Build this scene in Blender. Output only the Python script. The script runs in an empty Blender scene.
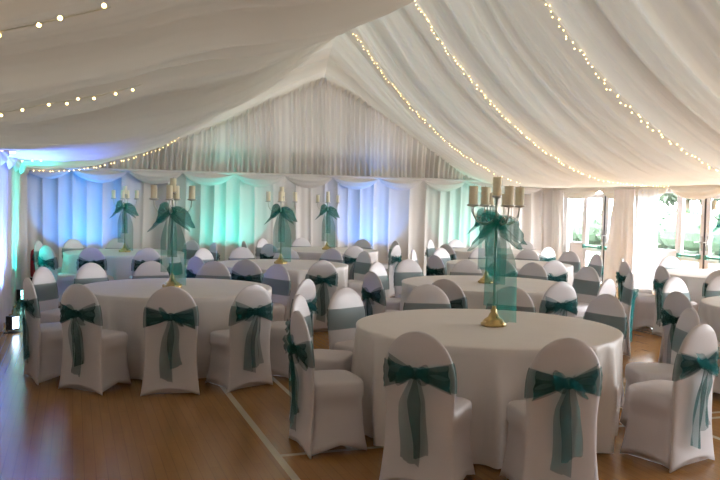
import bpy, math, random
import numpy as np
from mathutils import Vector, Matrix

random.seed(7)
rng = np.random.RandomState(11)
COL = bpy.context.scene.collection
PI = math.pi
SC = bpy.context.scene

# ------------------------------------------------------------------ camera
F_PX, PITCH, ROLL, YAW, CAM_H = 810.0, math.radians(2.58), math.radians(1.142), math.radians(19.5), 1.61


def cam_axes():
    cp, sp = math.cos(PITCH), math.sin(PITCH)
    fwd = np.array([0, -sp, cp]); up = np.array([0, cp, sp]); right = np.array([1.0, 0, 0])
    cr, sr = math.cos(ROLL), math.sin(ROLL)
    r, u = right * cr + up * sr, up * cr - right * sr

    def room(v):
        return Vector((v[0] * math.cos(YAW) + v[2] * math.sin(YAW), -v[0] * math.sin(YAW) + v[2] * math.cos(YAW), v[1]))
    return room(r), room(u), room(fwd)


CR, CU, CF = cam_axes()
EYE = Vector((0, 0, CAM_H))
cam = bpy.data.cameras.new('camera')
cam.lens = F_PX * 36.0 / 720.0
cam.sensor_width = 36.0
cam.clip_start = 0.05
camo = bpy.data.objects.new('camera', cam)
COL.objects.link(camo)
camo.matrix_world = Matrix(((CR[0], CU[0], -CF[0], EYE[0]), (CR[1], CU[1], -CF[1], EYE[1]), (CR[2], CU[2], -CF[2], EYE[2]), (0, 0, 0, 1)))
SC.camera = camo


def project(p):
    v = Vector(p) - EYE
    z = v.dot(CF)
    return 360 + F_PX * v.dot(CR) / z, 240 - F_PX * v.dot(CU) / z


# ------------------------------------------------------------------ materials
def new_mat(name):
    m = bpy.data.materials.new(name)
    m.use_nodes = True
    nt = m.node_tree
    nt.nodes.clear()
    out = nt.nodes.new('ShaderNodeOutputMaterial')
    return m, nt, out


def N(nt, kind, **inp):
    n = nt.nodes.new(kind)
    for k, v in inp.items():
        n.inputs[k.replace('_', ' ')].default_value = v
    return n


def c4(c):
    return (c[0], c[1], c[2], 1.0)


def principled(name, col, rough=0.6, metal=0.0, noise=0.06, scale=20.0, spec=0.3, sheen=0.0):
    m, nt, out = new_mat(name)
    b = N(nt, 'ShaderNodeBsdfPrincipled')
    b.inputs['Roughness'].default_value = rough
    b.inputs['Metallic'].default_value = metal
    b.inputs['Specular IOR Level'].default_value = spec
    if sheen:
        b.inputs['Sheen Weight'].default_value = sheen
    tc = nt.nodes.new('ShaderNodeTexCoord')
    nz = N(nt, 'ShaderNodeTexNoise', Scale=scale, Detail=3.0)
    nt.links.new(tc.outputs['Object'], nz.inputs['Vector'])
    mx = nt.nodes.new('ShaderNodeMixRGB')
    mx.inputs[1].default_value = c4([max(0, x * (1 - noise)) for x in col])
    mx.inputs[2].default_value = c4([min(1, x * (1 + noise)) for x in col])
    nt.links.new(nz.outputs['Fac'], mx.inputs[0])
    nt.links.new(mx.outputs[0], b.inputs['Base Color'])
    nt.links.new(b.outputs[0], out.inputs['Surface'])
    return m


def fabric(name, col, trans_col, trans=0.15, transp=0.0, noise=0.04, scale=6.0, gloss=0.0):
    """diffuse cloth that lets a share of the light through, optionally see-through between the threads"""
    m, nt, out = new_mat(name)
    tc = nt.nodes.new('ShaderNodeTexCoord')
    nz = N(nt, 'ShaderNodeTexNoise', Scale=scale, Detail=3.0)
    nt.links.new(tc.outputs['Object'], nz.inputs['Vector'])
    mx = nt.nodes.new('ShaderNodeMixRGB')
    mx.inputs[1].default_value = c4([x * (1 - noise) for x in col])
    mx.inputs[2].default_value = c4([min(1, x * (1 + noise)) for x in col])
    nt.links.new(nz.outputs['Fac'], mx.inputs[0])
    d = nt.nodes.new('ShaderNodeBsdfDiffuse')
    nt.links.new(mx.outputs[0], d.inputs['Color'])
    t = N(nt, 'ShaderNodeBsdfTranslucent')
    t.inputs['Color'].default_value = c4(trans_col)
    ms = nt.nodes.new('ShaderNodeMixShader')
    ms.inputs[0].default_value = trans
    nt.links.new(d.outputs[0], ms.inputs[1])
    nt.links.new(t.outputs[0], ms.inputs[2])
    last = ms
    if gloss > 0:
        gl = N(nt, 'ShaderNodeBsdfGlossy', Roughness=0.38)
        mg = nt.nodes.new('ShaderNodeMixShader')
        mg.inputs[0].default_value = gloss
        nt.links.new(last.outputs[0], mg.inputs[1])
        nt.links.new(gl.outputs[0], mg.inputs[2])
        last = mg
    if transp > 0:
        tr = nt.nodes.new('ShaderNodeBsdfTransparent')
        m2 = nt.nodes.new('ShaderNodeMixShader')
        m2.inputs[0].default_value = transp
        nt.links.new(last.outputs[0], m2.inputs[1])
        nt.links.new(tr.outputs[0], m2.inputs[2])
        last = m2
    nt.links.new(last.outputs[0], out.inputs['Surface'])
    return m


def lining_mat():
    """roof lining: daylight comes through it, less so where the cloth is gathered double and where shade is put into the left slope"""
    m = fabric('cream_roof_lining', (0.68, 0.635, 0.565), (0.92, 0.86, 0.72), 0.0095, 0, 0.03, 2)
    nt = m.node_tree
    ms = [n for n in nt.nodes if n.type == 'MIX_SHADER'][0]
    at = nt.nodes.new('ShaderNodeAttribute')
    at.attribute_name = 'gather_shade'
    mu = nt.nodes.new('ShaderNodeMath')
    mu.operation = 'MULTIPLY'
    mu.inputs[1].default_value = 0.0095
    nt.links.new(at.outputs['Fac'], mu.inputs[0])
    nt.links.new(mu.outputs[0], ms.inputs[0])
    return m


def emission(name, col, strength):
    m, nt, out = new_mat(name)
    e = N(nt, 'ShaderNodeEmission', Strength=strength)
    e.inputs['Color'].default_value = c4(col)
    nt.links.new(e.outputs[0], out.inputs['Surface'])
    return m


def glass_mat():
    m, nt, out = new_mat('window_glass')
    tr = nt.nodes.new('ShaderNodeBsdfTransparent')
    tr.inputs['Color'].default_value = (0.95, 0.96, 0.97, 1)
    g = N(nt, 'ShaderNodeBsdfGlossy', Roughness=0.03)
    ms = nt.nodes.new('ShaderNodeMixShader')
    ms.inputs[0].default_value = 0.06
    nt.links.new(tr.outputs[0], ms.inputs[1])
    nt.links.new(g.outputs[0], ms.inputs[2])
    nt.links.new(ms.outputs[0], out.inputs['Surface'])
    return m


def floor_mat():
    m, nt, out = new_mat('varnished_strip_floor')
    L = nt.links.new
    tc = nt.nodes.new('ShaderNodeTexCoord')
    mp = nt.nodes.new('ShaderNodeMapping')
    mp.inputs['Rotation'].default_value = (0, 0, PI / 2)
    L(tc.outputs['Object'], mp.inputs['Vector'])
    br = nt.nodes.new('ShaderNodeTexBrick')
    br.offset = 0.37
    br.inputs['Color1'].default_value = (0.43, 0.205, 0.048, 1)
    br.inputs['Color2'].default_value = (0.39, 0.18, 0.041, 1)
    br.inputs['Mortar'].default_value = (0.32, 0.145, 0.034, 1)
    br.inputs['Scale'].default_value = 1.0
    br.inputs['Mortar Size'].default_value = 0.0025
    br.inputs['Brick Width'].default_value = 0.9
    br.inputs['Row Height'].default_value = 0.065
    L(mp.outputs['Vector'], br.inputs['Vector'])
    mp2 = nt.nodes.new('ShaderNodeMapping')
    mp2.inputs['Scale'].default_value = (22, 1.2, 1)
    L(tc.outputs['Object'], mp2.inputs['Vector'])
    nz = N(nt, 'ShaderNodeTexNoise', Scale=1.5, Detail=5.0, Roughness=0.6)
    L(mp2.outputs['Vector'], nz.inputs['Vector'])
    gr = nt.nodes.new('ShaderNodeMixRGB')
    gr.blend_type = 'MULTIPLY'
    gr.inputs[0].default_value = 0.35
    L(br.outputs['Color'], gr.inputs[1])
    L(nz.outputs['Fac'], gr.inputs[2])
    # painted court lines
    sx = nt.nodes.new('ShaderNodeSeparateXYZ')
    L(tc.outputs['Object'], sx.inputs[0])

    def math_(op, a, b=None):
        n = nt.nodes.new('ShaderNodeMath')
        n.operation = op
        for i, v in enumerate((a, b)):
            if v is None:
                continue
            if isinstance(v, (int, float)):
                n.inputs[i].default_value = v
            else:
                L(v, n.inputs[i])
        return n.outputs[0]

    def band(sock, lo, hi):
        return math_('MULTIPLY', math_('GREATER_THAN', sock, lo), math_('LESS_THAN', sock, hi))
    X, Y = sx.outputs['X'], sx.outputs['Y']
    lines = None
    for (x0, x1, y0, y1) in ((1.20, 1.25, -4, 13.0), (1.70, 1.74, 4.96, 13.0), (1.22, 9.0, 4.925, 4.97), (4.285, 4.33, -4, 13), (4.3, 9.5, 5.06, 5.1), (7.35, 7.4, -4, 13)):
        b = math_('MULTIPLY', band(X, x0, x1), band(Y, y0, y1))
        lines = b if lines is None else math_('MAXIMUM', lines, b)
    lm = nt.nodes.new('ShaderNodeMixRGB')
    L(math_('MULTIPLY', lines, 0.8), lm.inputs[0])
    L(gr.outputs[0], lm.inputs[1])
    lm.inputs[2].default_value = (0.62, 0.55, 0.40, 1)
    b = N(nt, 'ShaderNodeBsdfPrincipled')
    b.inputs['Roughness'].default_value = 0.25
    b.inputs['Specular IOR Level'].default_value = 0.5
    L(lm.outputs[0], b.inputs['Base Color'])
    bp = N(nt, 'ShaderNodeBump', Strength=0.06, Distance=0.01)
    nz2 = N(nt, 'ShaderNodeTexNoise', Scale=3.0, Detail=2.0)
    L(tc.outputs['Object'], nz2.inputs['Vector'])
    L(nz2.outputs['Fac'], bp.inputs['Height'])
    L(bp.outputs[0], b.inputs['Normal'])
    L(b.outputs[0], out.inputs['Surface'])
    return m


M = {}
M['cover'] = fabric('white_spandex', (0.66, 0.61, 0.615), (0.7, 0.68, 0.7), 0.05, 0, 0.04, 6, 0.07)
M['cloth'] = fabric('white_tablecloth', (0.79, 0.735, 0.70), (0.75, 0.70, 0.68), 0.05, 0, 0.04, 6, 0.07)
M['sash'] = fabric('teal_organza', (0.028, 0.090, 0.090), (0.03, 0.36, 0.37), 0.40, 0.54, 0.2, 30)
M['candle_sash'] = fabric('teal_organza_bright', (0.012, 0.22, 0.19), (0.03, 0.45, 0.38), 0.45, 0.45, 0.2, 30)
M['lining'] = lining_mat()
M['curtain'] = fabric('cream_pleated_curtain', (0.68, 0.64, 0.61), (0.8, 0.8, 0.75), 0.0, 0, 0.03, 2)
M['gable'] = fabric('cream_gable_lining', (0.68, 0.64, 0.60), (0.9, 0.87, 0.8), 0.0075, 0, 0.03, 2)
M['door_curtain'] = fabric('ivory_door_curtain', (0.82, 0.785, 0.755), (0.9, 0.87, 0.84), 0.035)
M['valance'] = fabric('cream_valance', (0.78, 0.73, 0.65), (0.9, 0.85, 0.75), 0.025)
M['sheer'] = fabric('sheer_voile', (0.85, 0.83, 0.84), (0.95, 0.93, 0.95), 0.55, 0.25)
M['floor'] = floor_mat()
M['brass'] = principled('antique_brass', (0.62, 0.45, 0.2), 0.32, 0.9, 0.15, 40)
M['silver'] = principled('tarnished_silver', (0.55, 0.52, 0.46), 0.3, 0.9, 0.1, 40)
M['wax'] = principled('cream_wax', (0.86, 0.78, 0.58), 0.6, 0, 0.05, 30)
M['wick'] = principled('dark_wick', (0.04, 0.03, 0.03), 0.9)
M['upvc'] = principled('white_door_frame', (0.86, 0.85, 0.89), 0.35, 0, 0.02)
M['seal'] = principled('dark_door_edge', (0.12, 0.12, 0.15), 0.5)
M['steel'] = principled('brushed_steel', (0.6, 0.6, 0.62), 0.35, 0.9)
M['bar'] = principled('green_push_bar', (0.10, 0.30, 0.24), 0.4)
M['glass'] = glass_mat()
M['black'] = principled('black_housing', (0.02, 0.02, 0.022), 0.45)
M['red'] = principled('red_enamel', (0.45, 0.02, 0.03), 0.35)
M['lens_teal'] = emission('teal_lens', (0.35, 1.0, 0.95), 9)
M['lens_blue'] = emission('blue_lens', (0.6, 0.75, 1.0), 9)
M['bulb'] = emission('warm_bulb', (1.0, 0.66, 0.24), 8)
M['wire'] = principled('clear_wire', (0.6, 0.58, 0.5), 0.5)
M['grass'] = principled('lawn', (0.056, 0.078, 0.046), 0.9, 0, 0.35, 3)
M['hedge'] = principled('hedge_leaves', (0.056, 0.088, 0.052), 0.8, 0, 0.45, 9)
M['tree'] = principled('tree_leaves', (0.09, 0.115, 0.082), 0.8, 0, 0.4, 6)
M['bark'] = principled('bark', (0.15, 0.11, 0.08), 0.9)
M['patio'] = principled('pale_paving', (0.09, 0.09, 0.088), 0.8)


# ------------------------------------------------------------------ mesh helpers
def link(name, me, mat, parent=None, smooth=True):
    if smooth:
        me.polygons.foreach_set('use_smooth', [True] * len(me.polygons))
    me.materials.append(mat)
    o = bpy.data.objects.new(name, me)
    COL.objects.link(o)
    if parent:
        o.parent = parent
    return o


def mesh(name, v, f, mat, parent=None, smooth=True):
    me = bpy.data.meshes.new(name)
    me.from_pydata([tuple(p) for p in v], [], [tuple(q) for q in f])
    me.update()
    return link(name, me, mat, parent, smooth)


class MB:
    def __init__(s):
        s.v, s.f = [], []

    def add(s, v, f):
        k = len(s.v)
        s.v += [tuple(p) for p in v]
        s.f += [tuple(i + k for i in q) for q in f]
        return s

    def grid(s, P, close_u=False, close_v=False):
        """P[i][j] points"""
        nu, nv = len(P), len(P[0])
        v = [p for row in P for p in row]
        f = []
        for i in range(nu if close_u else nu - 1):
            for j in range(nv if close_v else nv - 1):
                a, b = i, (i + 1) % nu
                c, d = j, (j + 1) % nv
                f.append((a * nv + c, a * nv + d, b * nv + d, b * nv + c))
        return s.add(v, f)

    def loft(s, rings, cap0=True, cap1=True):
        n = len(rings[0])
        v = [p for r in rings for p in r]
        f = []
        for i in range(len(rings) - 1):
            for j in range(n):
                k = (j + 1) % n
                f.append((i * n + j, i * n + k, (i + 1) * n + k, (i + 1) * n + j))
        if cap0:
            f.append(tuple(range(n))[::-1])
        if cap1:
            f.append(tuple(range((len(rings) - 1) * n, len(rings) * n)))
        return s.add(v, f)

    def lathe(s, prof, n=24, c=(0, 0, 0)):
        rings = [[(c[0] + r * math.cos(2 * PI * k / n), c[1] + r * math.sin(2 * PI * k / n), c[2] + z) for k in range(n)] for r, z in prof]
        return s.loft(rings)

    def tube(s, pts, r, n=8):
        pts = [Vector(p) for p in pts]
        rings = []
        for i, p in enumerate(pts):
            t = (pts[min(i + 1, len(pts) - 1)] - pts[max(i - 1, 0)]).normalized()
            a = Vector((0, 0, 1)) if abs(t.z) < 0.9 else Vector((1, 0, 0))
            x = t.cross(a).normalized()
            y = t.cross(x)
            rr = r[i] if isinstance(r, (list, tuple)) else r
            rings.append([p + x * rr * math.cos(2 * PI * k / n) + y * rr * math.sin(2 * PI * k / n) for k in range(n)])
        return s.loft(rings)

    def box(s, x0, x1, y0, y1, z0, z1):
        v = [(x, y, z) for z in (z0, z1) for y in (y0, y1) for x in (x0, x1)]
        return s.add(v, [(0, 2, 3, 1), (4, 5, 7, 6), (0, 1, 5, 4), (2, 6, 7, 3), (0, 4, 6, 2), (1, 3, 7, 5)])

    def ball(s, c, r, nu=12, nv=8, sc=(1, 1, 1)):
        rings = []
        for i in range(1, nv):
            t = PI * i / nv
            rings.append([(c[0] + sc[0] * r * math.sin(t) * math.cos(2 * PI * k / nu), c[1] + sc[1] * r * math.sin(t) * math.sin(2 * PI * k / nu), c[2] - sc[2] * r * math.cos(t)) for k in range(nu)])
        return s.loft(rings)

    def build(s, name, mat, parent=None, smooth=True):
        return mesh(name, s.v, s.f, mat, parent, smooth)


def bevel(o, w, seg=2):
    b = o.modifiers.new('bevel', 'BEVEL')
    b.width = w
    b.segments = seg
    b.limit_method = 'ANGLE'
    return o


def tag(o, label=None, cat=None, group=None, kind=None):
    for k, v in (('label', label), ('category', cat), ('group', group), ('kind', kind)):
        if v:
            o[k] = v
    return o


def thing(name, loc=(0, 0, 0), rz=0.0):
    o = bpy.data.objects.new(name, None)
    o.empty_display_size = 0.1
    o.location = loc
    o.rotation_euler = (0, 0, rz)
    COL.objects.link(o)
    return o


KIDS = {}


def copy_tree(o, kids, parent=None):
    """copies a thing, its parts and their sub-parts; mesh data stays shared"""
    c = o.copy()
    COL.objects.link(c)
    if parent:
        c.parent = parent
    for ch in kids.get(o.name, ()):
        copy_tree(ch, kids, c)
    return c


def kids_of():
    d = {}
    for o in bpy.data.objects:
        if o.parent:
            d.setdefault(o.parent.name, []).append(o)
    return d


def wob(n, lo, hi):
    """random smooth fold function: sum of sines with wandering phase"""
    fs = [(rng.uniform(lo, hi), rng.uniform(0, 6.28), rng.uniform(0.4, 1.0)) for _ in range(n)]
    tot = sum(a for _, _, a in fs)

    def f(x):
        x = np.asarray(x, float)
        s = 0
        for w, p, a in fs:
            s = s + a * np.sin(w * x + p + 1.3 * np.sin(0.37 * w * x / 2 + p * 2))
        return s / tot * 1.6
    return f


# ------------------------------------------------------------------ room
XL, XR, XM, YG, YN = -0.85, 10.75, 4.95, 16.5, -4.0
RAIL = 2.15
RP = [(0, 5.03), (.3, 4.70), (.58, 4.37), (.9, 4.02), (1.34, 3.59), (1.8, 3.19), (2.2, 2.91), (2.8, 2.56), (3.3, 2.31), (3.8, 2.16), (4.3, 2.09), (5.0, 2.06), (5.8, 2.08)]
LP = [(0, 5.03), (.5, 4.80), (.93, 4.54), (1.55, 4.10), (2.1, 3.69), (3.18, 2.96), (3.86, 2.6), (4.68, 2.35), (5.2, 2.22), (5.8, 2.12)]


def smooth_prof(pts):
    xs = np.linspace(0, 5.8, 117)
    z = np.interp(xs, [p[0] for p in pts], [p[1] for p in pts])
    k = np.ones(9) / 9
    for _ in range(2):
        zp = np.concatenate([2 * z[0] - z[4:0:-1], z, 2 * z[-1] - z[-2:-6:-1]])
        z = np.convolve(zp, k, 'valid')
    return xs, z


GR = [(0, 4.10), (.49, 3.93), (1.29, 3.56), (2.5, 2.84), (3.38, 2.26), (3.8, 2.13), (4.5, 2.08), (5.8, 2.06)]
GL = [(0, 4.10), (.9, 3.72), (1.75, 3.28), (2.96, 2.76), (4.47, 2.35), (5.2, 2.22), (5.8, 2.17)]
GRX, GRZ = smooth_prof(GR)
GLX, GLZ = smooth_prof(GL)
RX, RZ = smooth_prof(RP)
LX, LZ = smooth_prof(LP)


def frame_z(x):
    x = np.asarray(x, float)
    dx = x - XM
    return np.where(dx >= 0, np.interp(dx, RX, RZ), np.interp(-dx, LX, LZ))


def gable_z(x):
    x = np.asarray(x, float)
    dx = x - XM
    return np.where(dx >= 0, np.interp(dx, GRX, GRZ), np.interp(-dx, GLX, GLZ))


def ceil_z(x, y):
    """lining height: frame profile plus the sag of each bay between two frames"""
    x = np.asarray(x, float); y = np.asarray(y, float)
    dx = np.abs(x - XM)
    t = np.mod(y, 3.0) / 3.0
    left = x < XM
    g = np.where(left, np.clip((dx - 2.2) / 1.2, 0, 1), np.clip(dx / 0.9, 0.1, 1)) * np.where(left, np.clip((5.8 - dx) / 1.2, 0.12, 1), np.clip((5.0 - dx) / 1.8, 0.06, 1))
    amp = np.where(left, 0.20, 0.15)
    z = frame_z(x) - np.where(y < 15, amp * np.sin(PI * t) ** 0.8 * g, 0)
    z = z + np.where(left, .21 * np.clip((5.6 - dx) / 1.1, 0, 1) * np.clip((dx - 3.0) / 1.2, 0, 1) * np.clip((7.5 - y) / 1.5, 0, 1), 0)
    k = np.clip((y - 15.0) / 1.5, 0, 1) ** 2.8
    return z * (1 - k) + gable_z(x) * k


F1, F2 = wob(5, 14, 34), wob(4, 4, 9)


F3 = wob(4, 45, 75)


def fold_h(x, y):
    side = np.where(x >= XM, 1.0, -1.0)
    us = np.abs(x - XM)
    q = y + 0.06 * us * side * np.sin(0.9 * y + 1.0) + .10 * np.sin(2.1 * y)
    cusp = np.abs(np.sin(6.3 * q)) ** .55 - .7
    cusp2 = np.abs(np.sin(10.7 * q + 1.0 + .25 * us)) ** .6 - .68
    return 0.010 * F3(q) + 0.05 * F2(y) + 0.060 * cusp + 0.040 * cusp2 + .018 * F1(q)


def lining_z(x, y):
    """the hung lining itself: height plus its gathered folds"""
    x = np.asarray(x, float); y = np.asarray(y, float)
    side = np.where(x >= XM, 1.0, -1.0)
    us = np.abs(x - XM)
    drift = 0.10 * us / 5.8 * side
    env = np.where(x < XM, np.clip(us / 1.8, 0.05, 1), np.clip(us / 0.5, 0.3, 1)) * np.where(x < XM, np.clip((6.0 - us) / 0.6, 0.5, 1), np.clip((5.6 - us) / 2.0, 0.22, 1))
    fold = fold_h(x, y)
    fan = np.clip((y - 15.0) / .5, 0, 1) * np.clip((16.5 - y) / .15, 0, 1)
    pleat = .05 * (np.abs(np.sin(15 * y + .5 * np.sin(2.2 * us))) ** .6 - .6) * np.clip(us / .25, .35, 1) * np.clip((5.4 - us) / 2, 0, 1)
    extra = np.where(x < XM, .022 * F1(y * 1.0 + .1 * us) * np.clip((5.6 - us) / 1.5, 0, 1), 0)
    return ceil_z(x, y) + (fold * env + extra) * (1 - fan) + pleat * fan


def build_ceiling():
    ys = np.concatenate([np.arange(YN, 0, 0.1), np.arange(0, 15, 0.022), np.arange(15, YG + .26, 0.012)])
    MBc = MB()
    for side in (-1, 1):
        us = np.linspace(0, 1, 46) ** 1.15 * 5.98
        P = []
        for y in ys:
            x = XM + side * us
            z = lining_z(x, np.full_like(x, y))
            P.append([(a, y, b) for a, b in zip(x, z)])
        if side < 0:
            P = [r[::-1] for r in P]
        MBc.grid(P)
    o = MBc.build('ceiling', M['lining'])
    co = np.empty(len(o.data.vertices) * 3)
    o.data.vertices.foreach_get('co', co)
    co = co.reshape(-1, 3)
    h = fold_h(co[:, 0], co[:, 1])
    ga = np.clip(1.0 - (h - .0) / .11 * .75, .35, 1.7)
    # shade put into the left slope: its cloth is made to pass less daylight
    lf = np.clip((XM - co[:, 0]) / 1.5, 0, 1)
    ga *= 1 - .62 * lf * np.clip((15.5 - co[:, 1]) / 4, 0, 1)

    at = o.data.attributes.new('gather_shade', 'FLOAT', 'POINT')
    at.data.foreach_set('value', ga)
    tag(o, kind='structure')


def pleated(name, axis, fixed, a0, a1, z0, z1, fold, amp, step, mat, nz=14, zfun=None, parent=None, taper=None):
    a = np.arange(a0, a1 + step * 0.5, step)
    P = []
    for i in range(nz + 1):
        t = i / nz
        row = []
        for s in a:
            top = zfun(s) if zfun else z1
            z = z0 + (top - z0) * t
            k = 1.0 if taper is None else taper(t)
            d = fixed + amp * k * float(fold(s + 0.02 * math.sin(3 * t + s)))
            row.append((s, d, z) if axis == 'x' else (d, s, z))
        P.append(row)
    return MB().grid(P).build(name, mat, parent)


def swag(mb, p0, p1, drop, out, ntu=22, nv=9, lift=0.02):
    """one scallop of draped cloth between two fixing points; out = unit vector into the room"""
    p0, p1, out = Vector(p0), Vector(p1), Vector(out)
    P = []
    for j in range(nv + 1):
        v = j / nv
        row = []
        for i in range(ntu + 1):
            u = i / ntu
            base = p0.lerp(p1, u)
            c = 4 * u * (1 - u)
            d = c ** 0.8 * drop * v + 0.02 * v
            bulge = (0.03 + 0.06 * math.sin(PI * min(1, v * 1.05)) + 0.014 * math.sin(v * 17 + u)) * (0.35 + 0.65 * c)
            row.append(base + out * bulge - Vector((0, 0, d - lift)))
        P.append(row)
    mb.grid(P)


def build_room():
    fl = MB().add([(XL - .1, YN, 0), (XR + .1, YN, 0), (XR + .1, YG + .2, 0), (XL - .1, YG + .2, 0)], [(0, 1, 2, 3)]).build('floor', M['floor'], smooth=False)
    tag(fl, kind='structure')
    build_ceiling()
    # far gable wall: pleated curtain under a pleated triangle
    fold = wob(5, 14, 30)
    big = wob(4, 5, 11)
    o = pleated('wall_far', 'x', YG + .07, XL - .1, XR + .1, 0.0, RAIL + .5, lambda s: (abs(math.sin(9.5 * s + 1.2 * math.sin(2.3 * s))) ** .6 - .6) * 1.1 + fold(s) * .45 + big(s) * .5, 0.105, 0.018, M['curtain'], 10)
    tag(o, kind='structure')
    fold2 = wob(4, 38, 58)
    o = pleated('wall_gable', 'x', YG - .05, XL, XR, RAIL - .02, 3, fold2, 0.046, 0.016, M['gable'], 12,
                zfun=lambda s: max(RAIL, float(gable_z(s)) + .16))
    tag(o, kind='structure')
    # left wall
    fl2 = wob(4, 9, 20)
    o = pleated('wall_left', 'y', XL, YN, YG + .1, 0.0, 2.5, fl2, 0.045, 0.035, M['curtain'], 8)
    tag(o, kind='structure')
    # near wall behind the viewpoint
    o = pleated('wall_near', 'x', YN, XL, XR, 0.0, 3, wob(4, 9, 20), 0.04, 0.05, M['curtain'], 6, zfun=lambda s: float(frame_z(s)) + .05)
    tag(o, kind='structure')
    # right wall: solid where no glazing shows, and a strip above the doors
    w = MB()
    w.box(XR, XR + .12, YN, 1.0, 0, 2.3)
    w.box(XR, XR + .12, 16.05, YG + .2, 0, 2.3)
    w.box(XR, XR + .12, 13.45, 14.15, 0, 1.98)
    w.box(XR, XR + .12, 1.0, YG, 1.98, 2.3)
    o = w.build('wall_right', M['curtain'], smooth=False)
    tag(o, kind='structure')
    # valances
    v = MB()
    xs = [XL] + [3.087 + 1.044 * (k - 3) for k in range(0, 11)] + [XR]
    for a, b in zip(xs[:-1], xs[1:]):
        if b - a > .15:
            swag(v, (a, YG - .07, RAIL), (b, YG - .07, RAIL), 0.24 * min(1, (b - a)), (0, -1, 0))
    rl = [(x, YG - .1 - .01 * math.sin(9 * x), RAIL + .02) for x in np.linspace(XL, XR, 160)]
    v.tube(rl, 0.03, 8)
    tag(v.build('trim_1', M['curtain']), kind='structure')
    v = MB()
    ys = [16.45, 14.75, 13.75, 12.62, 11.15, 9.7, 8.2, 6.7, 5.2, 3.7, 2.2, 0.7]
    for a, b in zip(ys[:-1], ys[1:]):
        swag(v, (XR - .05, a, 2.02), (XR - .05, b, 2.02), 0.22, (-1, 0, 0))
    v.tube([(XR - .07, y, 2.04) for y in np.linspace(0.7, YG, 100)], 0.03, 8)
    tag(v.build('trim_2', M['valance']), kind='structure')
    v = MB()
    yl = np.arange(YN + .2, YG, 1.2)
    for a, b in zip(yl[:-1], yl[1:]):
        swag(v, (XL + .06, a, 2.16), (XL + .06, b, 2.16), 0.20, (1, 0, 0))
    tag(v.build('trim_3', M['curtain']), kind='structure')


build_room()


# ------------------------------------------------------------------ glazed doors on the right wall
def glazing(y0, y1, z0, z1, fw, parent, lower=None, panel=False):
    """one framed pane between y0 and y1 (frame mesh + pane)"""
    x0, x1 = XR + .02, XR + .08
    fr = MB()
    fr.box(x0, x1, y0, y0 + fw, z0, z1)
    fr.box(x0, x1, y1 - fw, y1, z0, z1)
    fr.box(x0, x1, y0 + fw, y1 - fw, z1 - fw, z1)
    fr.box(x0, x1, y0 + fw, y1 - fw, z0, z0 + fw * 1.4)
    if lower:
        fr.box(x0, x1, y0 + fw, y1 - fw, lower - .04, lower + .04)
    if panel:
        fr.box(x0 + .015, x1 - .015, y0 + fw, y1 - fw, z0 + fw * 1.4, lower - .04)
    fo = bevel(fr.build('door_frame', M['upvc'], parent, smooth=False), .006, 1)
    g = MB()
    zl = lower + .04 if (lower and panel) else z0 + fw * 1.4
    g.add([(XR + .05, y0 + fw, zl), (XR + .05, y1 - fw, zl), (XR + .05, y1 - fw, z1 - fw), (XR + .05, y0 + fw, z1 - fw)], [(0, 1, 2, 3)])
    g.build('pane', M['glass'], fo, smooth=False)
    return fo


def door_leaf(root, y0, y1, hinge_hi):
    """a glazed leaf with mid rail, push bar and lever handle; handle at the low-y side unless hinge_hi is False"""
    fo = glazing(y0, y1, 0.02, 1.93, .105, root, lower=.70)
    b = MB()
    b.tube([(XR - .03, y0 + .1, .76), (XR - .03, y1 - .1, .76)], .022, 10)
    b.box(XR - .05, XR + .02, y0 + .06, y0 + .12, .72, .80)
    b.box(XR - .05, XR + .02, y1 - .12, y1 - .06, .72, .80)
    b.build('push_bar', M['bar'], fo, smooth=False)
    yh = y0 + .045 if hinge_hi else y1 - .045
    sg = 1 if hinge_hi else -1
    h = MB()
    h.box(XR, XR + .02, yh - .02, yh + .02, .88, 1.14)
    h.tube([(XR, yh, 1.03), (XR - .05, yh, 1.03), (XR - .055, yh + sg * .06, 1.03), (XR - .05, yh + sg * .12, 1.02)], .011, 8)
    h.build('door_handle', M['steel'], fo)


def doors(idx, ypanes, leaves, y0, y1):
    root = thing('door_%d' % idx)
    root['kind'] = 'structure'
    for a, b in ypanes:
        glazing(a, b, 0.0, 1.98, .05, root, lower=.80, panel=True)
    for (a, b, hh) in leaves:
        door_leaf(root, a, b, hh)
    s = MB()
    for (a, b, hh) in leaves:
        yy = a - .012 if hh else b + .012
        s.box(XR + .01, XR + .07, yy - .012, yy + .012, 0.0, 1.96)
    s.build('door_edge', M['seal'], root, smooth=False)
    return root


doors(1, [(15.44, 15.98)], [(14.69, 15.43, True), (14.2, 14.66, False)], 14.2, 16.0)
doors(2, [(12.44, 13.1), (10.4, 11.0)], [(11.75, 12.43, True), (11.02, 11.72, False)], 10.4, 13.1)
d3 = thing('door_3'); d3['kind'] = 'structure'
for k in range(6):
    glazing(1.1 + k * 1.55, 1.1 + (k + 1) * 1.55 - .03, 0.0, 1.98, .06, d3, lower=.7)


# door curtains
def curtain(name, y0, y1, z1, off, mat, label, amp=.05, lo=25, hi=45, pinch=0.0):
    f = wob(4, lo, hi)
    ys = np.linspace(y0, y1, int((y1 - y0) / .012))
    P = []
    for i in range(17):
        t = i / 16
        z = .015 + (z1 - .015) * t
        row = []
        for y in ys:
            yc = y + pinch * (1 - t) ** 1.3 * ((y - y0) / (y1 - y0))
            row.append((XR - off + amp * float(f(y + .02 * math.sin(4 * t))), yc, z))
        P.append(row)
    o = MB().grid(P).build(name, mat)
    tag(o, label, 'curtain')
    return o


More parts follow.
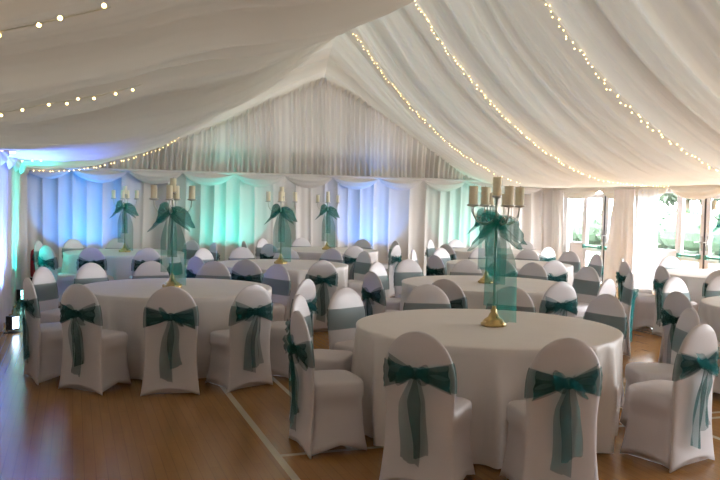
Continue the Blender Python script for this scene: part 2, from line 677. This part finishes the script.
curtain('curtain', 16.02, 16.42, 2.0, .16, M['door_curtain'], 'narrow ivory curtain in the far corner, left of the far glass doors')
curtain('curtain', 13.45, 14.12, 2.0, .17, M['door_curtain'], 'gathered ivory curtain hanging between the two pairs of glass doors', .06, 22, 40, .28)
curtain('curtain', 12.78, 13.42, 2.0, .15, M['sheer'], 'bright sheer white curtain beside the nearer pair of glass doors', .035, 30, 60)

# ------------------------------------------------------------------ outside the doors
g = MB().add([(XR + .12, -12, -.03), (60, -12, -.03), (60, 50, -.03), (XR + .12, 50, -.03)], [(0, 1, 2, 3)]).build('ground', M['grass'], smooth=False)
tag(g, kind='structure')
g = MB().add([(XR + .12, -2, -.02), (13.2, -2, -.02), (13.2, 22, -.02), (XR + .12, 22, -.02)], [(0, 1, 2, 3)]).build('patio', M['patio'], smooth=False)
tag(g, kind='structure')


def leafy(mb, c, r, n, size, sc=(1, 1, 1)):
    for _ in range(n):
        d = rng.normal(size=3); d /= np.linalg.norm(d)
        k = r * rng.uniform(.75, 1.0)
        p = np.array(c) + d * k * np.array(sc)
        a = rng.normal(size=3); a /= np.linalg.norm(a)
        b = np.cross(a, rng.normal(size=3)); b /= np.linalg.norm(b)
        s = size * rng.uniform(.6, 1.3)
        mb.add([p - a * s, p + b * s * .5, p + a * s, p - b * s * .5], [(0, 1, 2, 3)])


hd = MB()
for k in range(26):
    y = 6 + k * 1.1
    hd.ball((22.5 + .15 * math.sin(k * 2.1), y, .75), .8, 12, 8, (1, 1.1, 1.0 + .08 * math.sin(k * 1.7)))
    leafy(hd, (22.5, y, .78), .86, 90, .12, (1, 1.1, 1.05))
tag(hd.build('hedge', M['hedge'], smooth=False), 'clipped green hedge beyond the lawn outside the glass doors', 'hedge')
for i, (x, y, h, lab) in enumerate(((30, 34, 6.0, 'pale leafy tree beyond the hedge, seen through the far glass doors'), (31, 22, 6.6, 'pale leafy tree beyond the hedge, seen through the nearer glass doors'))):
    t = thing('tree', (x, y, -.03))
    tag(t, lab, 'tree')
    MB().tube([(0, 0, 0), (.05, 0, 1.2), (0, .08, 2.6), (.1, 0, 3.6)], [.22, .17, .13, .07], 10).build('trunk', M['bark'], t)
    cr = MB()
    for c, r in (((0, 0, 3.6), 1.6), ((1.0, .7, 3.2), 1.2), ((-.9, -.9, 3.3), 1.3), ((.2, -1.3, 2.9), 1.1), ((-.3, 1.3, 3.0), 1.2), ((0, 0, 4.8), 1.1)):
        cr.ball(c, r * .85, 12, 8)
        leafy(cr, c, r, 260, .2)
    cr.build('crown', M['tree'], t, smooth=False)


# ------------------------------------------------------------------ chair
def superring(cx, cy, w, d, z, n=32, e=3.5):
    out = []
    for k in range(n):
        a = 2 * PI * k / n
        c, s = math.cos(a), math.sin(a)
        out.append([cx + w * math.copysign(abs(c) ** (2 / e), c), cy + d * math.copysign(abs(s) ** (2 / e), s), z])
    return out


def back_dims(z):
    """half width, centre y, half thickness of the covered back at height z"""
    w = np.interp(z, [0, .06, .25, .42, .58, .64], [.240, .230, .212, .207, .218, .2175])
    if z > .64:
        w = .2175 * max(0.0, 1 - ((z - .64) / .2655) ** 2.15) ** .5
    yc = np.interp(z, [0, .2, .45, .62, .905], [-.222, -.207, -.203, -.215, -.252])
    t = np.interp(z, [0, .45, .70, .85, .905], [.020, .026, .027, .022, .012])
    return float(w), float(yc), float(t)


def make_chair(seed):
    rr = random.Random(seed)
    root = thing('banquet_chair')
    b = MB()
    rings = []
    zs = [0, .03, .08, .16, .25, .35, .45, .53, .59, .64] + [.64 + .2655 * math.sin(a) for a in np.linspace(.12, 1.52, 15)]
    for z in zs:
        w, yc, t = back_dims(z)
        ring = superring(0, yc, max(w, .012), t, z, 36, 2.6)
        if z < .09:
            for p in ring:
                c = min(1, abs(p[0]) / max(w, .01))
                p[2] = z + .06 * (1 - c ** 2) * (1 - z / .09)
        rings.append(ring)
    b.loft(rings)
    b.build('backrest', M['cover'], root)
    s = MB()
    rings = []
    cy, hd_ = -.018, .186
    for z, sc, e, pull, hem in ((0, 1.10, 8, 0, 1), (.04, 1.07, 8, .02, .8), (.10, 1.035, 7.5, .04, .3), (.19, .995, 7, .065, 0), (.28, .97, 6.5, .06, 0), (.340, .955, 6, .035, 0), (.362, 1.0, 5.5, 0, 0), (.40, 1.01, 5.2, 0, 0), (.44, 1.005, 5, 0, 0), (.456, .985, 4.8, 0, 0), (.466, .93, 4.4, 0, 0), (.472, .6, 3.6, 0, 0), (.474, .1, 2, 0, 0)):
        ring = superring(0, cy, .203 * sc, hd_ * sc, z, 48, e)
        for p in ring:
            cx_ = abs(p[0]) / (.203 * sc)
            cy_ = abs(p[1] - cy) / (hd_ * sc)
            c = min(cx_, cy_)
            k = 1 - pull * (1 - c ** 2)
            p[0] *= k
            p[1] = cy + (p[1] - cy) * k
            p[2] += hem * .065 * (1 - c ** 1.8)
        rings.append(ring)
    s.loft(rings, True, True)
    s.build('seat', M['cover'], root)
    # sash: band round the back, gathered to the knot
    zk = .665 + rr.uniform(-.01, .01)
    P = []
    nz = 7
    tilt = rr.uniform(-.03, .03)
    for i in range(nz + 1):
        z = .568 + .170 * i / nz
        w, yc, t = back_dims(z)
        ring = superring(0, yc, w + .006, t + .006, z, 48, 2.6)
        for p in ring:
            rear = p[1] < yc
            k = min(1, abs(p[0]) / w)
            if rear:
                p[2] = zk + (z - zk) * (.22 + .78 * k ** .9)
                p[1] -= .022 * (1 - k) + .006 * math.sin(i * 2.4 + 3 * k)
            p[2] += tilt * p[0]
        P.append(ring)
    sash = MB().grid(P, False, True).build('sash', M['sash'], root)
    yk = back_dims(zk)[1] - .062
    kn = MB().ball((0, yk, zk), .036, 14, 9, (1, .75, .95))
    kn.build('knot', M['sash'], sash)
    for sg, big_ in ((-1, 1), (1, 1), (-1, 0), (1, 0)):
        if big_:
            L = rr.uniform(.165, .19); droop = rr.uniform(-.08, .22); hw = rr.uniform(.064, .075)
        else:
            L = rr.uniform(.07, .105); droop = rr.uniform(-.45, .7); hw = rr.uniform(.036, .048)
        P = []
        for i in range(25):
            th = 2 * PI * i / 24
            r = (1 - math.cos(th)) / 2
            row = []
            for j in range(9):
                v = j / 4 - 1
                wv = .012 * math.sin(v * 7 + seed) * r
                u_, v_ = .012 + L * r, v * (.014 + hw * (r ** .75 if big_ else math.sin(min(1.0, r * 1.05) * 2.35) ** .9))
                row.append((sg * (u_ * math.cos(droop) - v_ * math.sin(droop)), yk - (.006 if not big_ else -.012) - (.030 if not big_ else .016) * math.sin(th) + wv - (.01 if not big_ else -.02) * r, zk - u_ * math.sin(droop) + v_ * math.cos(droop)))
            P.append(row)
        MB().grid(P).build('bow_loop', M['sash'], sash)
    for q, sg in enumerate((-1, 1)):
        zb = rr.uniform(.10, .20) + (.06 if q else 0)
        x0 = sg * .012; x1 = sg * rr.uniform(.02, .045)
        ww = rr.uniform(.046, .062)
        P = []
        for i in range(19):
            t = i / 18
            z = zk - .01 - (zk - zb) * t
            row = []
            for j in range(9):
                v = j / 4 - 1
                hw = .014 + (ww - .014) * min(1, t * 3.2)
                wv = (.014 * math.sin(v * 4.2 + 3 * t + seed + q) + .008 * math.sin(v * 9 - 5 * t + seed)) * min(1, t * 4)
                yb = back_dims(max(z, .02))[1] - .034
                row.append((x0 + (x1 - x0) * t + v * hw + .010 * math.sin(6 * t + seed), yb - .018 * (1 - t) - .006 - q * .012 + wv - .012, z + .02 * v * (sg if t > .9 else 0)))
            P.append(row)
        MB().grid(P).build('sash_tail', M['sash'], sash)
    return root


TABLES = {'T1': (2.80, 5.15), 'T2': (.96, 8.12), 'T3': (4.35, 8.05), 'T4': (2.71, 10.93), 'T5': (.78, 13.55), 'T6': (4.38, 14.17), 'T7': (6.2, 10.75), 'T8': (8.41, 8.63), 'T9': (6.35, 5.55), 'T10': (7.75, 13.9)}
TNAME = {'T1': 'the nearest table', 'T2': 'second-row left table', 'T3': 'table behind the nearest', 'T4': 'third-row left table', 'T5': 'far left table',
         'T6': 'far middle table', 'T7': 'third-row right table', 'T8': 'glass-door table', 'T9': 'right edge table', 'T10': 'far right table'}
TLABEL = {'T1': 'largest and nearest round table under a white floor-length cloth, candelabrum in its middle',
          'T2': 'round white-clothed table left of the nearest one, candelabrum in its middle',
          'T3': 'round white-clothed table directly behind the nearest table',
          'T4': 'round white-clothed table behind the left one, in front of the teal-lit curtain',
          'T5': 'round white-clothed table farthest left, in front of the blue-lit curtain',
          'T6': 'round white-clothed table farthest back in the middle, by the second blue-lit curtain',
          'T7': 'round white-clothed table behind candelabrum sash tails, left of the far glass doors',
          'T8': 'round white-clothed table in front of the nearer glass doors',
          'T9': 'round white-clothed table cut off by the right edge, beside the nearest table',
          'T10': 'round white-clothed table in the far right corner, mostly hidden by chairs'}
# x, y of each chair's top in the photograph, the floor point is found on the ring round its table; third: extra turn
SEATS = {
    'T1': [(418, 330), (568, 336), (702.5, 324), (691.7, 308), (607.7, 296), (511.7, 286.7), (427.5, 285), (341.7, 289), (300, 297), (297.5, 311)],
    'T2': [(78, 283), (172, 285), (262, 280), (46.7, 267), (27.5, 274), (86, 263), (150, 261), (212.5, 261), (278, 264), (303, 274)],
    'T3': [(561.7, 281), (445, 278.7), (377, 262), (371.5, 271), (410, 259), (463, 259.5), (536.7, 261), (586, 266), (609, 276), (631, 272.5)],
    'T4': [(246, 259), (323, 259), (345, 249.7), (248, 248), (299, 247.5), (315, 247), (196, 255), (188, 246), (201, 249)],
    'T5': [(213.5, 242), (194, 239), (72.5, 238), (118, 241), (38, 241), (46, 244), (91, 247), (147.5, 246.7)],
    'T6': [(262, 239), (269, 243.7), (244, 241), (301, 239), (363, 240), (396, 241), (397, 246), (355, 247)],
    'T7': [(413, 247.5), (435, 253), (441.5, 247), (479, 248), (551.7, 258), (505, 258), (531, 248), (573, 250.5), (594, 255)],
    'T8': [(605, 262), (622, 259), (648, 268), (670, 258.7), (704, 262)],
    'T9': [(712, 273), (681.7, 281.5), (677.5, 289)],
    'T10': [(430, 240), (446, 244), (455, 240), (526, 241), (548, 249)],
}
TURN = {('T8', 2): -25, ('T1', 2): -18}
CH = .905


def seat_spot(tn, px, py):
    c = Vector(TABLES[tn])
    d = CR * ((px - 360) / F_PX) + CU * ((240 - py) / F_PX) + CF
    t = (CH - CAM_H) / d.z
    m = Vector((d.x * t, d.y * t))                      # measured spot
    r = (m - c).length
    lo, hi = 1.43, 1.62
    if lo <= r <= hi:
        return m
    R = lo if r < lo else 1.5
    u = Vector((d.x, d.y)).normalized()                 # slide along the line of sight onto the ring
    b = u.dot(c)
    q = b * b - c.length_squared + R * R
    if q > 0:
        s = [b - math.sqrt(q), b + math.sqrt(q)]
        sm = m.length
        best = min(s, key=lambda k: abs(k - sm))
        if abs(best - sm) < 1.6:
            return u * best
    return c + (m - c).normalized() * R


protos = [make_chair(k) for k in (1, 2, 3)]
KK = kids_of()
used = [False] * 3
chairs = []
ORD = ['leftmost', 'second from left', 'third from left', 'fourth from left', 'fifth from left', 'sixth from left', 'seventh from left']
n_ch = 0
for tn, seats in SEATS.items():
    c = Vector(TABLES[tn])
    cd = c.dot(Vector((CF.x, CF.y)))
    rows = []
    for i, (px, py) in enumerate(seats):
        p = seat_spot(tn, px, py)
        rows.append([p, i])
    # keep neighbours round one table far enough apart not to touch
    pol = sorted([[math.atan2(r[0].y - c.y, r[0].x - c.x), max(1.43, (r[0] - c).length), r] for r in rows], key=lambda q: q[0])
    for _ in range(200):
        for a in range(len(pol)):
            A_, B_ = pol[a], pol[(a + 1) % len(pol)]
            gap = (B_[0] - A_[0]) % (2 * PI)
            need = math.radians(28.5)
            if gap < need:
                A_[0] -= (need - gap) / 2
                B_[0] += (need - gap) / 2
    for th, rad, rw in pol:
        rw[0] = c + Vector((math.cos(th), math.sin(th))) * rad
    for near in (True, False):
        sub = [r for r in rows if (r[0].dot(Vector((CF.x, CF.y))) < cd) == near]
        sub.sort(key=lambda r: project((r[0].x, r[0].y, CH))[0])
        for k, (p, i) in enumerate(sub):
            to = c - p
            ang = math.atan2(to.y, to.x) - PI / 2 + math.radians(TURN.get((tn, i), 0) + random.uniform(-5, 5))
            w = n_ch % 3
            o = protos[w] if not used[w] else copy_tree(protos[w], KK)
            used[w] = True
            n_ch += 1
            off = Matrix.Rotation(ang, 2) @ Vector((0, -.252))
            o.location = (p.x - off.x, p.y - off.y, 0)
            o.rotation_euler = (0, 0, ang)
            nm = ORD[k] if k < len(ORD) else 'rightmost'
            if len(sub) > 1 and k == len(sub) - 1:
                nm = 'rightmost'
            if len(sub) == 1:
                nm = 'only'
            side = 'near' if near else 'far'
            tag(o, 'white chair with teal sash, %s on %s side of %s' % (nm, side, TNAME[tn]), 'chair', 'chairs round ' + TNAME[tn])
            chairs.append((tn, o))


# ------------------------------------------------------------------ tables
def make_table(tn):
    c = TABLES[tn]
    root = thing('round_table', (c[0], c[1], 0))
    tag(root, TLABEL[tn], 'table', 'round banquet tables')
    n = 256
    phs = [rng.uniform(0, 6.28) for _ in range(3)]
    rings = [[(.02 * math.cos(2 * PI * k / n), .02 * math.sin(2 * PI * k / n), .752) for k in range(n)]]
    for r in (.3, .6, .8, .9, .925):
        rings.append([(r * math.cos(2 * PI * k / n), r * math.sin(2 * PI * k / n), .752) for k in range(n)])
    for z, r in ((.749, .935), (.742, .940), (.70, .938), (.62, .934), (.56, .933), (.5, .932), (.43, .931), (.36, .93), (.2, .928), (.08, .927), (.015, .926)):
        t = (0.75 - z) / .75
        ring = []
        for k in range(n):
            a = 2 * PI * k / n
            g_ = min(1, t * 2.0) ** .9
            q_ = a + .09 * math.sin(3 * a + phs[1]) + .05 * math.sin(7 * a + phs[2])
            d = (.092 * (.58 - abs(math.sin(8 * q_ + phs[0])) ** .75) + .014 * math.sin(23 * q_ + phs[1])) * g_
            ring.append(((r + d - .030 * t) * math.cos(a + .02 * t), (r + d - .030 * t) * math.sin(a + .02 * t), z))
        rings.append(ring)
    MB().loft(rings, True, False).build('tablecloth', M['cloth'], root)
    MB().lathe([(.86, .715), (.90, .72), (.90, .74), (.86, .745)], 48).build('tabletop', M['bark'], root)
    return root


for tn in TABLES:
    make_table(tn)


# ------------------------------------------------------------------ candelabra
def make_candelabrum(seed):
    rr = random.Random(seed)
    root = thing('candelabrum')
    b = MB().lathe([(.088, 0), (.092, .006), (.090, .018), (.074, .026), (.070, .040), (.058, .050), (.040, .062), (.030, .085), (.020, .098), (.024, .108), (.015, .120), (.011, .14)], 28)
    for k in range(4):
        a = k * PI / 2 + .4
        b.ball((.078 * math.cos(a), .078 * math.sin(a), .014), .02, 8, 6)
    b.build('base', M['brass'], root)
    MB().lathe([(.010, .13), (.010, .40), (.015, .41), (.015, .425), (.010, .435), (.010, .70), (.018, .72), (.024, .745), (.018, .775), (.010, .79), (.009, .905), (.03, .915), (.036, .925), (.03, .930)], 16).build('pole', M['silver'], root)
    for k in range(4):
        a = k * PI / 2
        dx, dy = math.cos(a), math.sin(a)
        pr = [(.012, .765), (.05, .735), (.10, .725), (.15, .745), (.178, .79), (.183, .835), (.183, .852)]
        am = MB().tube([(r * dx, r * dy, z) for r, z in pr], [.008, .008, .008, .007, .007, .007, .009], 8)
        sc = [(.06, .735), (.085, .765), (.11, .78), (.13, .765), (.12, .75)]
        am.tube([(r * dx, r * dy, z) for r, z in sc], .005, 6)
        ao = am.build('arm', M['silver'], root)
        MB().lathe([(.012, .845), (.040, .852), (.046, .862), (.042, .864), (.01, .863)], 18, (.183 * dx, .183 * dy, 0)).build('drip_pan', M['silver'], ao)
    # bow
    kz = .745
    bow = MB().ball((0, -.03, kz), .04, 14, 9, (1.1, .8, 1.0)).build('bow', M['candle_sash'], root)
    for sg, (L, dr) in ((-1, (.225, .66)), (1, (.20, .42)), (-1, (.13, .2)), (1, (.18, .98))):
        P = []
        yo = rr.uniform(-.05, -.02)
        for i in range(29):
            th = 2 * PI * i / 28
            r = (1 - math.cos(th)) / 2
            row = []
            for j in range(11):
                v = j / 5 - 1
                u_, v_ = .01 + L * r, v * (.02 + .085 * math.sin(min(1.0, r * 1.02) * 2.3) ** .8)
                row.append((sg * (u_ * math.cos(dr) - v_ * math.sin(dr)), yo - .045 * math.sin(th) + .016 * math.sin(v * 6 + sg + 4 * r) * r, kz - u_ * math.sin(dr) + v_ * math.cos(dr)))
            P.append(row)
        MB().grid(P).build('bow_loop', M['candle_sash'], bow)
    for x0, x1, zb, hw, yo in ((-.015, -.055, .15, .05, -.03), (.02, .07, .025, .075, -.035), (0, .01, .30, .045, -.05)):
        P = []
        for i in range(25):
            t = i / 24
            z = kz - (kz - zb) * t
            row = []
            for j in range(11):
                v = j / 5 - 1
                h = .015 + (hw - .015) * min(1, t * 2.5)
                row.append((x0 + (x1 - x0) * min(1, t * 2) + v * h, yo - .02 * min(1, t * 3) + .016 * math.sin(v * 5 + 2 * t + x1 * 50) * min(1, t * 3), z))
            P.append(row)
        MB().grid(P).build('sash_tail', M['candle_sash'], bow)
    return root


def make_candle():
    root = thing('pillar_candle')
    h, r = .128, .031
    MB().lathe([(r * .96, 0), (r, .004), (r, h - .006), (r * .95, h), (r * .7, h - .004), (.004, h - .008)], 24).build('wax_body', M['wax'], root)
    MB().tube([(0, 0, h - .01), (.001, 0, h + .004), (.004, 0, h + .010)], .0016, 6).build('wick', M['wick'], root)
    return root


CAND = {'T1': (27, 'largest and nearest candelabrum with teal bow, standing on the nearest table', 'the nearest candelabrum'),
        'T2': (-10, 'tall candelabrum with teal bow on the second-row left table', 'the second-row left candelabrum'),
        'T3': (10, 'candelabrum hidden behind the nearest one, on the table behind it', 'the candelabrum behind the nearest'),
        'T4': (-4, 'candelabrum with teal bow in front of the teal-lit curtain, third-row left table', 'the candelabrum by the teal-lit curtain'),
        'T5': (-12, 'far left candelabrum with teal bow in front of the blue-lit curtain', 'the candelabrum by the left blue curtain'),
        'T6': (2, 'far middle candelabrum with teal bow, left of the second blue-lit curtain', 'the far middle candelabrum'),
        'T8': (14, 'candelabrum with teal bow cut by the right edge, by the glass doors', 'the candelabrum by the glass doors')}
cp = make_candelabrum(3)
kp = make_candle()
KK = kids_of()
first = True
for tn, (deg, lab, nm) in CAND.items():
    c = TABLES[tn]
    o = cp if first else copy_tree(cp, KK)
    face = math.atan2(-c[1], -c[0]) + PI / 2          # bow looks to the entrance side
    if tn == 'T1':
        c = (2.84, 5.12)
    if tn == 'T2':
        c = (.91, 8.04)
    if tn == 'T3':
        c = (4.33, 8.0)
    if tn == 'T8':
        c = (8.33, 8.66)
    o.location = (c[0], c[1], .757)
    o.rotation_euler = (0, 0, face + math.radians(deg))
    tag(o, lab, 'candelabrum', 'candelabra on the tables')
    a0 = face + math.radians(deg)
    pts = [(.183 * math.cos(a0 + k * PI / 2), .183 * math.sin(a0 + k * PI / 2), .864) for k in range(4)]
    order = sorted(range(4), key=lambda k: project((c[0] + pts[k][0], c[1] + pts[k][1], 1.6))[0])
    words_ = {order[0]: 'leftmost arm', order[1]: 'second arm from left', order[2]: 'third arm from left', order[3]: 'rightmost arm'}
    for k in range(5):
        q = kp if (first and k == 0) else copy_tree(kp, KK)
        p = pts[k] if k < 4 else (0, 0, .931)
        q.location = (c[0] + p[0], c[1] + p[1], .758 + p[2])
        where = 'on the ' + words_[k] if k < 4 else 'raised on the middle'
        tag(q, 'cream candle %s of %s' % (where, nm), 'candle', 'candles on ' + nm)
    first = False


# ------------------------------------------------------------------ fairy lights along the roof frames
bulb0 = None


def fairy(y, side, xa, xb, label, n, zoff=-.02):
    global bulb0
    root = thing('fairy_light_string', (0, 0, 0))
    tag(root, label, 'string lights', 'fairy lights along the roof lining')
    xs = np.linspace(xa, xb, 60)
    zs = np.minimum.reduce([lining_z(xs, np.full_like(xs, y + d)) for d in ((-.05, 0, .05) if side > 0 else np.linspace(-.7, .05, 16))]) + zoff
    seg = np.concatenate([[0], np.cumsum(np.hypot(np.diff(xs), np.diff(zs)))])
    MB().tube([(x, y, z) for x, z in zip(xs, zs)], .003, 5).build('wire', M['wire'], root)
    for k in range(n):
        s = seg[-1] * (k + .5 + rng.uniform(-.35, .35)) / n
        x = float(np.interp(s, seg, xs)); z = float(np.interp(s, seg, zs))
        if bulb0 is None:
            bulb0 = MB().ball((0, 0, 0), .0085, 8, 6).build('bulb', M['bulb'], root)
            q = bulb0
        else:
            q = bulb0.copy()
            COL.objects.link(q)
            q.parent = root
        q.location = (x, y + rng.uniform(-.06, .06), z - rng.uniform(0.0, .02))


fairy(14.9, 1, XM + .1, XR - 1.4, 'fairy lights on the right slope nearest the pleated far gable', 80)
fairy(12.0, 1, XM + .1, XR - .6, 'middle fairy lights of the three on the right roof slope', 90)
fairy(9.0, 1, XM + .2, XR - .3, 'nearest fairy lights of the three on the right roof slope', 90)
fairy(14.9, -1, XM - .9, XL + .1, 'dense fairy lights on the left slope nearest the far gable', 70)
fairy(12.0, -1, XM - 2.0, XL + .1, 'faint fairy lights low on left slope, second from far gable', 34)
fairy(9.0, -1, -.52, XL + .08, 'short run of fairy lights above the blue wall light', 4)
fairy(5.3, -1, .40, XL + .1, 'few bright fairy lights halfway up the left slope', 11)
fairy(3.0, -1, .12, XL + .1, 'sparse big fairy lights at the top left, nearest of all', 9, -.05)


# ------------------------------------------------------------------ uplighters and extinguisher by the left wall
def uplighter(x, y, rz, lens, label):
    t = thing('uplighter', (x, y, 0), rz)
    tag(t, label, 'uplighter', 'uplighters along the left wall')
    bevel(MB().box(-.055, .055, -.05, .05, .035, .20).build('housing', M['black'], t, smooth=False), .008)
    MB().box(-.045, .045, -.056, -.049, .055, .19).build('lens', lens, t, smooth=False)
    s = MB()
    s.tube([(-.07, 0, .12), (-.07, 0, .012), (.07, 0, .012), (.07, 0, .12)], .008, 8)
    s.box(-.075, .075, -.06, .06, 0, .010)
    s.build('bracket', M['black'], t)
    return t


uplighter(-.68, 10.35, math.radians(50), M['lens_blue'], 'black uplighter with blue-white lens, nearer of two by the left wall')
uplighter(-.745, 13.3, math.radians(40), M['lens_teal'], 'black uplighter with teal lens, farther of two by the left wall')
t = thing('fire_extinguisher', (-.62, 15.0, 0))
tag(t, 'dark red fire extinguisher on a stand in the left far corner', 'fire extinguisher')
MB().lathe([(.03, .22), (.075, .24), (.08, .28), (.08, .62), (.07, .68), (.04, .71), (.022, .72), (.022, .75)], 20).build('cylinder', M['red'], t)
MB().lathe([(.11, 0), (.12, .01), (.12, .03), (.09, .04), (.085, .20), (.09, .22), (.02, .225)], 20).build('stand', M['black'], t)
MB().tube([(0, 0, .74), (.0, -.03, .79), (.05, -.05, .78)], .012, 8).build('handle', M['black'], t)
MB().tube([(0, 0, .75), (.06, -.03, .73), (.10, -.03, .60), (.098, -.03, .40)], .011, 8).build('hose', M['black'], t)


# ------------------------------------------------------------------ light
def spot(loc, target, col, energy, size=math.radians(70), blend=.8, radius=.06):
    l = bpy.data.lights.new('spot', 'SPOT')
    l.color = col
    l.energy = energy
    l.spot_size = size
    l.spot_blend = blend
    l.shadow_soft_size = radius
    o = bpy.data.objects.new('spot', l)
    COL.objects.link(o)
    o.location = loc
    d = Vector(target) - Vector(loc)
    o.rotation_euler = d.to_track_quat('-Z', 'Y').to_euler()
    return o


TEAL, BLUE, VIO = (.005, .85, .74), (.02, .28, 1.0), (.10, .22, 1.0)
for x, col, e in ((.15, BLUE, 66), (2.95, TEAL, 37), (6.05, BLUE, 52), (8.4, TEAL, 28)):
    for dx in (-.33, .0, .33):
        spot((x + dx, YG - .98, .08), (x + dx, YG, 1.30), col, e * 1.35, math.radians(46), .35, .03)
    spot((x, YG - .98, .08), (x, YG - .05, 2.35), col, e * .9, math.radians(22), .9, .03)
for y, col, e in ((10.35, VIO, 380), (10.95, VIO, 220), (12.7, TEAL, 120), (13.3, TEAL, 200)):
    spot((XL + .30, y, .20), (XL - .02, y, 1.6), col, e, math.radians(64), .7, .03)
    spot((XL + .42, y, .20), (XL + .2, y, 2.2), col, e * (.5 if col is VIO else .06), math.radians(80), .8, .03)

w = bpy.data.worlds.new('world')
SC.world = w
w.use_nodes = True
nt = w.node_tree
nt.nodes.clear()
out = nt.nodes.new('ShaderNodeOutputWorld')
bg = nt.nodes.new('ShaderNodeBackground')
bg.inputs['Strength'].default_value = 25.0
tc = nt.nodes.new('ShaderNodeTexCoord')
sp = nt.nodes.new('ShaderNodeSeparateXYZ')
nt.links.new(tc.outputs['Generated'], sp.inputs[0])
rp = nt.nodes.new('ShaderNodeValToRGB')
rp.color_ramp.elements[0].position = 0.0
rp.color_ramp.elements[0].color = (0.95, 0.97, 1.0, 1)
rp.color_ramp.elements[1].position = 1.0
rp.color_ramp.elements[1].color = (0.80, 0.90, 1.0, 1)
nt.links.new(sp.outputs['Z'], rp.inputs[0])
nt.links.new(rp.outputs[0], bg.inputs['Color'])
nt.links.new(bg.outputs[0], out.inputs['Surface'])

# daylight portals at the glazing, to sample the real sky through them
def portal(y0, y1, z0, z1):
    l = bpy.data.lights.new('portal', 'AREA')
    l.shape = 'RECTANGLE'
    l.size = y1 - y0
    l.size_y = z1 - z0
    l.cycles.is_portal = True
    o = bpy.data.objects.new('portal', l)
    COL.objects.link(o)
    o.location = (XR + .14, (y0 + y1) / 2, (z0 + z1) / 2)
    o.rotation_euler = Vector((-1, 0, 0)).to_track_quat('-Z', 'Y').to_euler()


portal(14.2, 16.0, 0.05, 1.97)
portal(10.4, 13.4, 0.05, 1.97)
portal(1.1, 10.4, 0.05, 1.97)

SC.view_settings.view_transform = 'Standard'
SC.view_settings.look = 'None'
SC.view_settings.exposure = 0.44
SC.cycles.max_bounces = 10
SC.cycles.diffuse_bounces = 5
SC.cycles.transparent_max_bounces = 24
